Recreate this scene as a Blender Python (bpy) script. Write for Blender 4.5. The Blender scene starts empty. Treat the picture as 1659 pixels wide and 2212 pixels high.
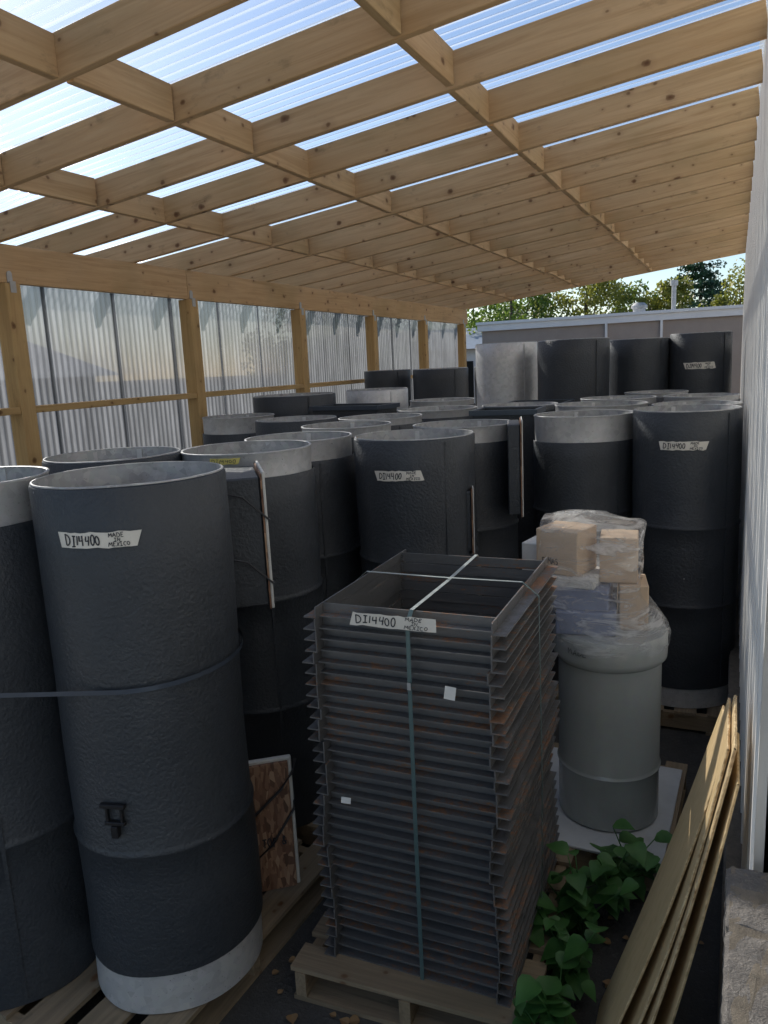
import bpy, bmesh, math, random
from mathutils import Vector, Matrix, noise
R=random.Random(7)
scn=bpy.context.scene
COL=scn.collection
# ------------------------------------------------------------ helpers
def link(o): COL.objects.link(o); return o
def mk(name, verts, faces, mat, parent=None, smooth=False, loc=(0,0,0), rot=(0,0,0)):
    me=bpy.data.meshes.new(name); me.from_pydata([tuple(v) for v in verts],[],faces); me.update()
    if smooth:
        for p in me.polygons: p.use_smooth=True
    o=bpy.data.objects.new(name,me); o.location=loc; o.rotation_euler=rot
    if mat: me.materials.append(mat)
    link(o)
    if parent: o.parent=parent
    return o
def empty(name, loc, rot=(0,0,0)):
    e=bpy.data.objects.new(name,None); e.location=loc; e.rotation_euler=rot; e.empty_display_size=.1
    return link(e)
def tag(o,label,cat,group=None):
    o["label"]=label; o["category"]=cat
    if group: o["group"]=group
    return o
class G:
    def __init__(s): s.v=[]; s.f=[]
    def box(s,x0,x1,y0,y1,z0,z1,M=None):
        b=len(s.v)
        for z in (z0,z1):
            for x,y in ((x0,y0),(x1,y0),(x1,y1),(x0,y1)):
                p=Vector((x,y,z)); s.v.append(M@p if M else p)
        s.f+=[tuple(b+i for i in q) for q in ((3,2,1,0),(4,5,6,7),(0,1,5,4),(1,2,6,5),(2,3,7,6),(3,0,4,7))]
    def lathe(s,prof,seg=64,cx=0,cy=0,wob=0,seed=0,cap=False):
        b=len(s.v); n=len(prof)
        for i,(r,z) in enumerate(prof):
            for k in range(seg):
                a=2*math.pi*k/seg
                rr=r
                if wob: rr+=wob*noise.noise(Vector((math.cos(a)*1.3+seed,math.sin(a)*1.3,z*1.6)))
                s.v.append(Vector((cx+rr*math.cos(a),cy+rr*math.sin(a),z)))
        for i in range(n-1):
            for k in range(seg):
                k2=(k+1)%seg
                s.f.append((b+i*seg+k,b+i*seg+k2,b+(i+1)*seg+k2,b+(i+1)*seg+k))
        if cap: s.f.append(tuple(b+(n-1)*seg+k for k in range(seg)))
    def tube(s,pts,r,seg=8):
        b=len(s.v); n=len(pts)
        for i,p in enumerate(pts):
            p=Vector(p); d=(Vector(pts[min(i+1,n-1)])-Vector(pts[max(i-1,0)])).normalized()
            a=d.orthogonal().normalized(); c=d.cross(a)
            rr=r[i] if isinstance(r,(list,tuple)) else r
            for k in range(seg):
                t=2*math.pi*k/seg; s.v.append(p+rr*(math.cos(t)*a+math.sin(t)*c))
        for i in range(n-1):
            for k in range(seg):
                k2=(k+1)%seg; s.f.append((b+i*seg+k,b+i*seg+k2,b+(i+1)*seg+k2,b+(i+1)*seg+k))
        s.f.append(tuple(b+k for k in range(seg))[::-1]); s.f.append(tuple(b+(n-1)*seg+k for k in range(seg)))
    def obj(s,name,mat,parent=None,smooth=False,loc=(0,0,0),rot=(0,0,0),bevel=0):
        o=mk(name,s.v,s.f,mat,parent,smooth,loc,rot)
        if bevel:
            bm=bmesh.new(); bm.from_mesh(o.data)
            bmesh.ops.bevel(bm,geom=bm.edges[:],offset=bevel,segments=1,affect='EDGES')
            bm.to_mesh(o.data); bm.free()
        return o
def autosmooth(o,ang=40):
    try:
        o.data.polygons.foreach_set('use_smooth',[True]*len(o.data.polygons))
        o.data.set_sharp_from_angle(angle=math.radians(ang))
    except Exception: pass
def roughen(o,cuts,amp,sc):
    bm=bmesh.new(); bm.from_mesh(o.data)
    bmesh.ops.subdivide_edges(bm,edges=bm.edges[:],cuts=cuts,use_grid_fill=True)
    for v in bm.verts:
        q=v.co*sc; v.co+=Vector((noise.noise(q),noise.noise(q+Vector((9,0,0))),noise.noise(q+Vector((0,9,0)))))*amp
    bm.to_mesh(o.data); bm.free()
# ------------------------------------------------------------ materials
class NT:
    def __init__(s,name):
        s.m=bpy.data.materials.new(name); s.m.use_nodes=True; s.t=s.m.node_tree; s.t.nodes.clear()
        s.out=s.t.nodes.new('ShaderNodeOutputMaterial')
    def n(s,ty,ins=None,**kw):
        nd=s.t.nodes.new('ShaderNode'+ty)
        for k,v in kw.items(): setattr(nd,k,v)
        for k,v in (ins or {}).items():
            sk=nd.inputs[k]
            if isinstance(v,bpy.types.NodeSocket): s.t.links.new(v,sk)
            else:
                if isinstance(v,tuple) and len(v)==3 and sk.type=='RGBA': v=v+(1,)
                sk.default_value=v
        return nd
    def ramp(s,fac,stops):
        nd=s.t.nodes.new('ShaderNodeValToRGB'); s.t.links.new(fac,nd.inputs[0]); e=nd.color_ramp.elements
        while len(e)<len(stops): e.new(.5)
        for i,(p,c) in enumerate(stops):
            e[i].position=p
            if not isinstance(c,tuple): c=(c,c,c)
            e[i].color=c+(1,)
        return nd.outputs[0]
    def math(s,op,a,b=0,c=0,clamp=False):
        nd=s.n('Math',{0:a,1:b,2:c},operation=op); nd.use_clamp=clamp; return nd.outputs[0]
    def mix(s,f,a,b,blend='MIX'):
        nd=s.n('Mix',data_type='RGBA',blend_type=blend)
        for i,v in ((0,f),(6,a),(7,b)):
            if isinstance(v,bpy.types.NodeSocket): s.t.links.new(v,nd.inputs[i])
            else: nd.inputs[i].default_value=(v+(1,)) if isinstance(v,tuple) else v
        return nd.outputs[2]
    def coord(s,kind='Object',scale=(1,1,1),rand=False):
        tc=s.n('TexCoord').outputs[kind]
        if rand:
            oi=s.n('ObjectInfo').outputs['Random']
            tc=s.n('VectorMath',{0:tc,1:s.n('CombineXYZ',{0:s.math('MULTIPLY',oi,37.0),1:s.math('MULTIPLY',oi,3.7),2:s.math('MULTIPLY',oi,91.0)}).outputs[0]},operation='ADD').outputs[0]
        return s.n('Mapping',{'Vector':tc,'Scale':scale}).outputs[0]
    def noise(s,vec,scale,detail=3,rough=.5,dist=0):
        return s.n('TexNoise',{'Vector':vec,'Scale':scale,'Detail':detail,'Roughness':rough,'Distortion':dist}).outputs[0]
    def bump(s,h,strength=.3,dist=.01):
        return s.n('Bump',{'Height':h,'Strength':strength,'Distance':dist}).outputs[0]
    def pbr(s,col,rough=.5,metal=0.,normal=None,spec=.5,extra=None):
        ins={'Base Color':col,'Roughness':rough,'Metallic':metal,'Specular IOR Level':spec}
        if normal is not None: ins['Normal']=normal
        if extra: ins.update(extra)
        b=s.n('BsdfPrincipled',ins); s.t.links.new(b.outputs[0],s.out.inputs[0]); return s.m
    def surf(s,sh): s.t.links.new(sh,s.out.inputs[0]); return s.m

def wood(name,c1,c2,knots=True,rough=.65,stain=.45):
    t=NT(name)
    v=t.coord('Object',(1,1,1),rand=True)
    gv=t.n('Mapping',{'Vector':v,'Scale':(.7,15,15)}).outputs[0]
    g=t.noise(gv,1.6,5,.6,1.4)
    fine=t.noise(t.n('Mapping',{'Vector':v,'Scale':(4,90,90)}).outputs[0],1.5,2)
    blot=t.noise(v,1.7,3); bl2=t.noise(t.n('Mapping',{'Vector':v,'Scale':(1.4,3,3)}).outputs[0],3.0,5,.7)
    col=t.ramp(g,[(.30,c2),(.46,tuple((a+b)/2*1.02 for a,b in zip(c1,c2))),(.62,c1)])
    col=t.mix(t.math('MULTIPLY',fine,.25),col,tuple(x*.6 for x in c2))
    oi=t.n('ObjectInfo').outputs['Random']
    col=t.mix(t.math('MULTIPLY',oi,.45),col,(c1[0]*.72,c1[1]*.66,c1[2]*.54))
    col=t.mix(t.ramp(blot,[(.5,0.),(.78,stain)]),col,(c2[0]*.6,c2[1]*.74,c2[2]*.66))
    col=t.mix(t.ramp(bl2,[(.60,0.),(.72,stain*1.1)]),col,(c2[0]*.40,c2[1]*.45,c2[2]*.45))
    if knots:
        sx=t.n('SeparateXYZ',{0:v})
        v2=t.n('CombineXYZ',{0:t.math('MULTIPLY',sx.outputs[0],.75),1:t.math('ADD',sx.outputs[1],sx.outputs[2])}).outputs[0]
        for (scl,thr,k0) in ((4.6,.55,1.),(9.5,.80,.8)):
            vo=t.n('TexVoronoi',{'Vector':v2,'Scale':scl},voronoi_dimensions='2D')
            sc=t.n('SeparateColor',{0:vo.outputs['Color']})
            wb=t.math('ADD',vo.outputs['Distance'],t.math('MULTIPLY',t.math('SUBTRACT',t.noise(v,30,2),.5),.10))
            wb=t.math('ADD',wb,t.math('MULTIPLY',sc.outputs[1],.06))
            sel=t.math('GREATER_THAN',sc.outputs[0],thr)
            k=t.ramp(wb,[(.03,.95*k0),(.075,.7*k0),(.10,.15),(.22,0.)])
            col=t.mix(t.math('MULTIPLY',k,sel),col,(.13,.055,.02))
    return t.pbr(col,rough,0,t.bump(fine,.25,.004),.3)
W_RAF=wood('rafter_wood',(.66,.445,.24),(.47,.29,.135))
W_POST=wood('post_wood',(.62,.42,.19),(.45,.28,.12))
W_PAL=wood('pallet_wood',(.34,.26,.17),(.19,.145,.10),rough=.8)
W_PLY=wood('plywood',(.74,.55,.31),(.58,.41,.21),False,.7,.3)
W_EDGE=wood('plywood_edge',(.88,.68,.40),(.34,.21,.11),False,.8,.2)

def black(name,base):
    t=NT(name); v=t.coord('Object',rand=True)
    peel=t.noise(v,75,3,.55); big=t.noise(v,2.2,4,.6)
    dust=t.noise(v,7,6,.7)
    col=t.mix(t.ramp(dust,[(.45,0.),(.8,.3)]),base,(base[0]*2.,base[1]*1.9,base[2]*1.8))
    sp=t.n('TexVoronoi',{'Vector':v,'Scale':9.0})
    spk=t.ramp(sp.outputs['Distance'],[(.025,1.),(.04,0.)])
    sel=t.math('GREATER_THAN',t.n('SeparateColor',{0:sp.outputs['Color']}).outputs[0],.93)
    col=t.mix(t.math('MULTIPLY',spk,sel),col,(.4,.38,.35))
    return t.pbr(col,t.ramp(big,[(.3,.38),(.7,.54)]),0,t.bump(t.ramp(peel,[(.38,0.),(.62,1.)]),.45,.0026),.5)
BLACK=black('black_insulation',(.033,.038,.045))
def galv(name,base,metal=.35,rough=.42,dirt=.5,spang=.25):
    t=NT(name); v=t.coord('Object',rand=True)
    vo=t.n('TexVoronoi',{'Vector':v,'Scale':38.0}); d=t.noise(v,6,6,.7); sp=t.noise(v,120,2)
    col=t.mix(spang,base,vo.outputs['Color'],'OVERLAY')
    hs=t.n('HueSaturation',{'Saturation':.12 if spang>.1 else 1.,'Color':col}).outputs[0]
    col=t.mix(t.ramp(d,[(.5,0.),(.8,dirt)]),hs,(base[0]*.35,base[1]*.33,base[2]*.3))
    if spang>.1: col=t.mix(t.ramp(sp,[(.68,0.),(.74,.6)]),col,(.06,.05,.045))
    return t.pbr(col,rough,metal,t.bump(d,.15,.004))
GALV=galv('galvanised_sheet',(.56,.54,.52),dirt=.3,spang=.15)
GALVD=galv('galvanised_liner',(.36,.345,.315),.2,.55,.6)
DRUMG=galv('painted_grey_metal',(.36,.375,.355),.1,.25,.10,.02)
t=NT('rusty_steel'); v=t.coord('Object',rand=True)
n1=t.noise(t.n('Mapping',{'Vector':v,'Scale':(.6,.6,6)}).outputs[0],5,6,.75); n2=t.noise(t.n('Mapping',{'Vector':v,'Scale':(30,30,60)}).outputs[0],1.5,4,.7)
f=t.math('ADD',t.math('MULTIPLY',n1,.65),t.math('MULTIPLY',n2,.35))
nz_=t.n('SeparateXYZ',{0:t.n('NewGeometry').outputs['Normal']}).outputs
f=t.math('ADD',f,t.math('MULTIPLY',t.math('ABSOLUTE',nz_[2]),.035))
f=t.math('SUBTRACT',f,t.math('MULTIPLY',t.math('ABSOLUTE',nz_[0]),.05))
rp=t.ramp(f,[(.55,0.),(.63,.85)])
col=t.mix(rp,t.mix(n1,(.090,.093,.10),(.19,.185,.18)),t.ramp(n2,[(.3,(.15,.07,.035)),(.7,(.36,.18,.09))]))
STEEL=t.pbr(col,t.ramp(f,[(.48,.34),(.60,.85)]),.35,t.bump(n2,.3,.003))
t=NT('white_wall_metal'); v=t.coord('Object'); d=t.noise(t.n('Mapping',{'Vector':v,'Scale':(3,3,.6)}).outputs[0],2,5,.6)
WALLM=t.pbr(t.mix(t.ramp(d,[(.45,0.),(.8,.35)]),(.84,.82,.78),(.58,.56,.53)),.4,.0)
def concrete(name,c,sc=6):
    t=NT(name); v=t.coord('Object'); a=t.noise(v,sc,8,.7); b=t.noise(v,sc*14,3,.7); w=t.noise(v,.7,4)
    col=t.mix(t.ramp(a,[(.3,0.),(.75,1.)]),tuple(x*.55 for x in c),c)
    col=t.mix(t.ramp(b,[(.55,0.),(.75,.5)]),col,tuple(min(.8,x*1.7) for x in c))
    col=t.mix(t.ramp(w,[(.45,0.),(.7,.4)]),col,tuple(x*.5 for x in c))
    return t.pbr(col,.9,0,t.bump(t.math('ADD',a,b),.7,.015),.3)
GROUND=concrete('old_asphalt',(.09,.086,.08),4)
BOUNCE=concrete('pale_bounce_fill',(.52,.50,.46),4)  # pale tone meant to throw sunlight back into the shed
CONC=concrete('foundation_concrete',(.25,.225,.20),9)
SAND=concrete('sandy_mortar',(.32,.27,.21),26)
def plain(name,c,rough=.5,metal=0,var=.25,sc=8,bump=.1):
    t=NT(name); v=t.coord('Object',rand=True); a=t.noise(v,sc,5,.65)
    return t.pbr(t.mix(t.ramp(a,[(.35,0.),(.75,var*2 if var<.5 else 1.)]),c,tuple(x*.55 for x in c)),rough,metal,t.bump(a,bump,.004))
TAPE=plain('masking_tape',(.72,.68,.60),.7,0,.2)
YTAPE=plain('yellow_tape',(.72,.62,.18),.6)
INK=plain('marker_ink',(.02,.02,.028),.5)
STRAPG=plain('green_strap',(.10,.16,.16),.35,.2)
STRAPB=plain('blue_black_strap',(.055,.07,.095),.3,.2)
STRAPK=plain('black_tie_strap',(.02,.02,.024),.4,.0)
STRAPLIT=plain('strap_lit_tone',(.48,.52,.49),.35,.1)  # strap tone where it catches light, brightness painted into the colour
FOAM=plain('white_foam',(.66,.65,.61),.8)
PAPER=plain('white_paper',(.70,.69,.65),.7)
CARD=plain('cardboard',(.62,.46,.31),.8,0,.2,5)
BLUEP=plain('blue_packets',(.20,.24,.36),.5)
WBOARD=plain('white_board',(.60,.61,.61),.6,0,.3,3)
TAUPE=plain('taupe_stucco',(.40,.34,.30),.9,0,.15,3)
WHITEP=plain('white_trim',(.88,.88,.88),.6,0,.08,3)
ROOFB=plain('blue_grey_roof',(.20,.25,.32),.6)
BRACK=plain('zinc_bracket',(.45,.46,.47),.4,.6)
DARKM=plain('dark_latch',(.02,.02,.022),.4,.4)
BARK=plain('bark',(.12,.09,.06),.9,0,.4,12,.6)
DEAD=plain('dead_leaf',(.30,.18,.08),.8,0,.3,12)
t=NT('osb_board'); v=t.coord('Object',rand=True)
def osblayer(sc,rot):
    mp=t.n('Mapping',{'Vector':v,'Scale':(sc,sc*.5,sc*.32),'Rotation':rot}).outputs[0]
    return t.n('SeparateColor',{0:t.n('TexVoronoi',{'Vector':mp,'Scale':1.0}).outputs['Color']})
a=osblayer(95,(0,.5,0)); b=osblayer(70,(0,-.9,0))
OSB=t.pbr(t.mix(t.math('GREATER_THAN',b.outputs[1],.5),t.ramp(a.outputs[0],[(0.,(.13,.06,.035)),(.5,(.21,.11,.065)),(1.,(.34,.20,.12))]),t.ramp(b.outputs[0],[(0.,(.10,.05,.03)),(.6,(.24,.13,.08)),(1.,(.42,.28,.18))])),.75,0,t.bump(a.outputs[2],.3,.003))
def leafm(name,c1,c2,tr=.35,sc=14):
    t=NT(name); v=t.coord('Object'); a=t.noise(v,1.2,3); b=t.noise(v,sc,3)
    col=t.mix(t.ramp(t.math('ADD',t.math('MULTIPLY',a,.6),t.math('MULTIPLY',b,.4)),[(.35,0.),(.65,1.)]),c1,c2)
    p=t.n('BsdfPrincipled',{'Base Color':col,'Roughness':.45})
    tl=t.n('BsdfTranslucent',{'Color':col})
    return t.surf(t.n('MixShader',{0:tr,1:p.outputs[0],2:tl.outputs[0]}).outputs[0])
LEAF=leafm('weed_leaf',(.045,.14,.035),(.12,.28,.07))
CROWN=leafm('tree_leaf',(.06,.12,.015),(.20,.27,.04),.5)
CROWN2=leafm('conifer_needles',(.02,.06,.03),(.05,.11,.04),.2)
CROWN3=leafm('yellowing_leaf',(.13,.16,.02),(.34,.33,.06),.5)
def poly(name,axis_scale,lo,hi,ridge,refr,d0,d1,tint=(.93,.96,.98),rg=.2,rd=0.,rlo=.6,period=.068):
    t=NT(name); v=t.coord('Object',axis_scale,rand=True); a=t.noise(v,1.0,6,.7)
    raw=t.n('SeparateXYZ',{0:t.n('TexCoord').outputs['Object']}).outputs[1]
    s_=t.math('SINE',t.math('MULTIPLY',raw,2*math.pi/period))
    s01=t.math('MULTIPLY_ADD',s_,.5,.5)
    rid=t.ramp(s01,[(rlo,0.),(.97,ridge)])
    fac=t.math('ADD',t.ramp(a,[(.35,lo),(.65,hi)]),rid,0,True)
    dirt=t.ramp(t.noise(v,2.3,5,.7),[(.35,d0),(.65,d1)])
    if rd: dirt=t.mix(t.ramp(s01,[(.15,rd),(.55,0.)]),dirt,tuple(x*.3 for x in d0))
    tr=t.n('BsdfTransparent',{'Color':tint}); tl=t.n('BsdfTranslucent',{'Color':dirt})
    rf=t.n('BsdfRefraction',{'Color':(.95,.97,1.),'Roughness':rg,'IOR':1.12}); gl=t.n('BsdfGlossy',{'Color':(.9,.93,.95),'Roughness':.12})
    m1=t.n('MixShader',{0:fac,1:tr.outputs[0],2:tl.outputs[0]}); m2=t.n('MixShader',{0:refr,1:m1.outputs[0],2:rf.outputs[0]})
    lw=t.n('LayerWeight',{'Blend':.5}).outputs['Facing']
    m3=t.n('MixShader',{0:t.ramp(lw,[(.35,.03),(.80,.08),(.98,.5)]),1:m2.outputs[0],2:gl.outputs[0]})
    return t.surf(m3.outputs[0])
POLYR=poly('clear_roof_plastic',(.5,14,1),.0,.12,.5,.06,(.6,.65,.7),(.85,.9,.95),(.84,.88,.93),rg=.12,rlo=.70)
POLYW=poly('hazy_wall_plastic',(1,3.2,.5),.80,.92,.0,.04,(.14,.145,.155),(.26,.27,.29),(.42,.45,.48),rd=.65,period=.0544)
t=NT('stretch_wrap'); v=t.coord('Object'); a=t.noise(t.n('Mapping',{'Vector':v,'Scale':(4,4,15),'Rotation':(.5,.3,0)}).outputs[0],1.2,5,.65,1.2)
tr=t.n('BsdfTransparent',{'Color':(.97,.97,.98)}); p=t.n('BsdfPrincipled',{'Base Color':(.88,.88,.88,1),'Roughness':.2,'Normal':t.bump(a,.8,.02)})
tl=t.n('BsdfTranslucent',{'Color':(.88,.88,.86)})
pp=t.n('MixShader',{0:.5,1:p.outputs[0],2:tl.outputs[0]})
STRETCH=t.surf(t.n('MixShader',{0:t.ramp(a,[(.40,.12),(.54,.28),(.65,.7)]),1:tr.outputs[0],2:pp.outputs[0]}).outputs[0])

# ------------------------------------------------------------ handwriting (marker strokes)
def arc(cx,cy,rx,ry,a0,a1,n=12): return [(cx+rx*math.cos(math.radians(a0+(a1-a0)*i/n)),cy+ry*math.sin(math.radians(a0+(a1-a0)*i/n))) for i in range(n+1)]
GL={'D':(.75,[[(.08,1),(.08,0)],[(0,.98)]+arc(.1,.5,.6,.5,85,-90)]),
'I':(.6,[[(.05,1),(.55,.98)],[(.3,1),(.3,0)],[(.02,.0),(.58,.03)]]),
'1':(.3,[[(.12,1),(.10,0)]]),
'4':(.65,[[(.10,.98),(.04,.45),(.58,.50)],[(.50,1),(.46,-.02)]]),
'0':(.55,[arc(.27,.48,.24,.47,100,465,18)]),
'M':(.8,[[(.02,0),(.1,1),(.38,.35),(.66,1),(.76,0)]]),
'A':(.7,[[(.0,0),(.34,1),(.64,0)],[(.14,.36),(.54,.40)]]),
'E':(.6,[[(.52,.97),(.06,1),(.06,0),(.54,.02)],[(.06,.5),(.44,.53)]]),
'N':(.7,[[(.04,0),(.06,1),(.58,.02),(.62,1)]]),
'X':(.62,[[(.02,1),(.56,0)],[(.56,1),(.0,.0)]]),
'C':(.62,[arc(.34,.5,.3,.5,50,310)]),'O':(.65,[arc(.31,.5,.28,.48,95,460,16)]),
'T':(.66,[[(.0,1),(.62,.98)],[(.31,1),(.31,0)]]),'P':(.58,[[(.06,0),(.06,1)]+arc(.1,.74,.4,.26,90,-90,8)]),
'&':(.7,[[(.62,.0),(.15,.75),(.25,1),(.42,.85),(.08,.3),(.2,0),(.45,.05),(.6,.4)]]),
'F':(.55,[[(.52,.98),(.06,1),(.06,0)],[(.06,.5),(.42,.52)]]),
'S':(.55,[arc(.27,.74,.22,.24,40,250,8)+arc(.25,.26,.24,.26,80,-140,8)]),' ':(.4,[])}
def write(body,wd,h,cx,cy,seed=1,pen=.10):
    rr=random.Random(seed); V=[];F=[]; x=0; items=[]
    for ch in body:
        w_,st=GL[ch]; items.append((x,st,rr.uniform(-.08,.08),rr.uniform(.85,1.12),rr.uniform(-.12,.18))); x+=w_+.14
    tot=x-.14; sx=wd/tot
    for (x0,st,dy,sc,sl_) in items:
        for s_ in st:
            P=[]
            for i in range(len(s_)-1):
                for q in range(3):
                    t_=q/3; P.append((s_[i][0]*(1-t_)+s_[i+1][0]*t_,s_[i][1]*(1-t_)+s_[i+1][1]*t_))
            P.append(s_[-1])
            P=[((x0+px+sl_*py)*sx-wd/2+cx,((py-.5)*sc+dy)*h+cy) for px,py in P]
            b=len(V)
            for i,(px,py) in enumerate(P):
                ax,ay=P[max(i-1,0)]; bx,by=P[min(i+1,len(P)-1)]; l_=math.hypot(bx-ax,by-ay) or 1
                nx,ny=-(by-ay)/l_,(bx-ax)/l_; k=pen*h*.5*rr.uniform(.8,1.15)
                V+=[(px-nx*k,py-ny*k),(px+nx*k,py+ny*k)]
            for i in range(len(P)-1): F.append((b+2*i,b+2*i+2,b+2*i+3,b+2*i+1))
    return V,F
def lab_texts(w,h,which='full',seed=1):
    if which=='full':
        return [write('DI14400',w*.48,h*.66,-w*.20,0,seed,.15),write('MADE',w*.19,h*.28,w*.25,h*.32,seed+1,.19),write('IN',w*.08,h*.25,w*.26,0,seed+2,.20),write('MEXICO',w*.27,h*.28,w*.28,-h*.31,seed+3,.19)]
    if which=='short': return [write('DI14400',w*.8,h*.6,0,0,seed,.15)]
    return [write(which,w*.85,h*.7,0,0,seed,.16)]
def tape_outline(w,h,n=14,seed=0):
    rr=random.Random(seed); V=[];F=[]
    for i in range(n+1):
        x=-w/2+w*i/n
        e0=h*.05*rr.uniform(-1,1); e1=h*.05*rr.uniform(-1,1)
        xo0=xo1=0
        if i in (0,n): xo0=rr.uniform(-.15,.15)*h; xo1=rr.uniform(-.35,.35)*h
        V+= [(x+xo0,-h/2+e0),(x+xo1,h/2+e1)]
    for i in range(n): F.append((2*i,2*i+2,2*i+3,2*i+1))
    return V,F
def cyl_label(par,r,ang,z,w,h,which='full',mat=None,seed=1):
    a0=math.radians(ang)
    def mp(x,y,rr): a=a0+x/r; return (rr*math.cos(a),rr*math.sin(a),z+y)
    V,F=tape_outline(w,h*1.06,seed=int(seed))
    tp=mk('tape_label',[mp(x,y,r+.0065) for x,y in V],F,mat or TAPE,par)
    for V,F in lab_texts(w,h,which,seed):
        mk('lettering',[mp(x,y,r+.0080) for x,y in V],F,INK,tp)
# ------------------------------------------------------------ camera
psi,p,r=math.radians(24.66),math.radians(10.79),math.radians(2.7)
F_=Vector((-math.sin(psi)*math.cos(p),math.cos(psi)*math.cos(p),-math.sin(p)))
R0=Vector((math.cos(psi),math.sin(psi),0)); D0=Vector((math.sin(psi)*math.sin(p),-math.cos(psi)*math.sin(p),-math.cos(p)))
rt=math.cos(r)*R0+math.sin(r)*D0; up=-(-math.sin(r)*R0+math.cos(r)*D0)
cam=bpy.data.cameras.new('camera'); co=link(bpy.data.objects.new('camera',cam))
M=Matrix((rt,up,-F_)).transposed().to_4x4(); M.translation=Vector((0,0,2.2)); co.matrix_world=M
cam.sensor_fit='VERTICAL'; cam.sensor_height=34.6; cam.sensor_width=25.95; cam.lens=26; cam.clip_start=.02; cam.clip_end=800
scn.camera=co
# ------------------------------------------------------------ light
SE,SA=math.radians(33),math.radians(55)   # elevation, azimuth towards -X from +Y
sd=Vector((-math.sin(SA)*math.cos(SE),math.cos(SA)*math.cos(SE),math.sin(SE)))
sl=bpy.data.lights.new('sun','SUN'); sl.energy=5; sl.angle=math.radians(.5); sl.color=(1,.93,.82)
so=link(bpy.data.objects.new('sun',sl)); so.rotation_euler=sd.to_track_quat('Z','Y').to_euler(); so.location=(-6,6,8)
w=bpy.data.worlds.new('World'); scn.world=w; w.use_nodes=True; nt=w.node_tree
sky=nt.nodes.new('ShaderNodeTexSky'); sky.sky_type='NISHITA'; sky.sun_disc=False; sky.sun_elevation=SE; sky.sun_rotation=-SA
sky.air_density=1.0; sky.dust_density=.4; sky.ozone_density=2.0
bg=nt.nodes['Background']; nt.links.new(sky.outputs[0],bg.inputs[0]); bg.inputs[1].default_value=.15
scn.view_settings.view_transform='Standard'; scn.view_settings.look='None'; scn.view_settings.exposure=0
# ------------------------------------------------------------ ground
mk_g=mk('ground',[(-400,-400,0),(400,-400,0),(400,400,0),(-400,400,0)],[(0,1,2,3)],GROUND); mk_g["kind"]="structure"
bslab=mk('bounce_slab',[(-14,-16,.004),(6,-16,.004),(6,.55,.004),(-14,.55,.004)],[(0,1,2,3)],BOUNCE); bslab["kind"]="structure"  # unseen slab behind the camera, added to bounce fill light inside
L=4.25; WX=.085
def zc(x): return 2.2+.321*L+.118*x     # rafter underside plane
# ------------------------------------------------------------ lumber
def lumber(name,p0,p1,h,w,mat,parent=None,bev=.003):
    p0=Vector(p0);p1=Vector(p1); d=p1-p0; ln=d.length; d.normalize()
    up_=Vector((0,0,1)) if abs(d.z)<.9 else Vector((0,1,0))
    y=up_.cross(d).normalized(); z=d.cross(y)
    g=G(); g.box(-ln/2,ln/2,-w/2,w/2,-h/2,h/2); o=g.obj(name,mat,None,bevel=bev)
    o.matrix_world=Matrix.Translation((p0+p1)/2)@Matrix((d,y,z)).transposed().to_4x4()
    return o
RY=[2.98+.624*k for k in range(-5,17)]
RH=.157
for i,y in enumerate(RY):
    yy=y+.02+R.uniform(-.012,.012); dz=R.uniform(-.004,.004)
    o=lumber('rafter',(-L-.62,yy,zc(-L-.62)+RH/2+dz),(WX-.01,yy+R.uniform(-.015,.015),zc(WX)+RH/2+dz),RH,.04,W_RAF)
    tag(o,"long knotty pine rafter carrying the clear roof","roof beam","pine rafters under the clear roof")
BX=[-.288*L,-.548*L,-.80*L]
for bx in BX:
    for i in range(len(RY)-1):
        y0=RY[i]+.044; y1=RY[i+1]-.004; x=bx+R.uniform(-.018,.018)
        o=lumber('blocking_board',(x,y0+.003,zc(x)+RH/2+.002),(x+R.uniform(-.012,.012),y1-.003,zc(x)+RH/2+.002),RH-.006,.04,W_RAF)
        tag(o,"short pine block nailed between two rafters","wood block","pine blocks between rafters")
o=lumber('ledger_board',(WX-.03+.05,-.4,zc(.1)-.03+.0),(WX-.03+.05,12.98,zc(.1)-.03),.05,.02,W_RAF); tag(o,"thin pine ledger fixed along the metal wall","wood board")
hb,ht=2.2+.146*L,zc(-L)-.004
for a,b in ((-.9,5.445),(5.45,12.98)):
    o=lumber('header_beam',(-L+.01,a,(hb+ht)/2),(-L+.01,b,(hb+ht)/2),ht-hb,.045,W_RAF); tag(o,"deep pine header beam running over the wooden posts","roof beam","pine header beams")
PY=[.862*L-.43*L,.862*L,1.29*L,1.72*L,2.15*L,2.575*L,3.0*L]
for y in PY:
    e=empty('wooden_post',(-L,y,0))
    tag(e,"square yellow pine post with metal bracket at its head","wood post","wooden posts of the open shed")
    o=lumber('shaft',(0,0,0),(0,0,hb-.002),.115,.115,W_POST); o.parent=e
    g=G(); g.box(.058,.061,-.022,.022,hb-.06,hb+.01); g.box(.035,.039,-.02,.02,hb+.003,hb+.055)
    g.tube([(.036,0,hb+.055),(.040,0,hb+.055)],.020,12)
    g.obj('bracket',BRACK,e)
for i in range(len(PY)-1):
    o=lumber('side_rail',(-L+.01,PY[i]+.06,2.02),(-L+.01,PY[i+1]-.06,2.02),.045,.085,W_POST)
    tag(o,"horizontal pine rail between two posts behind clear sheets","wood rail","pine rails between posts")
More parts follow.
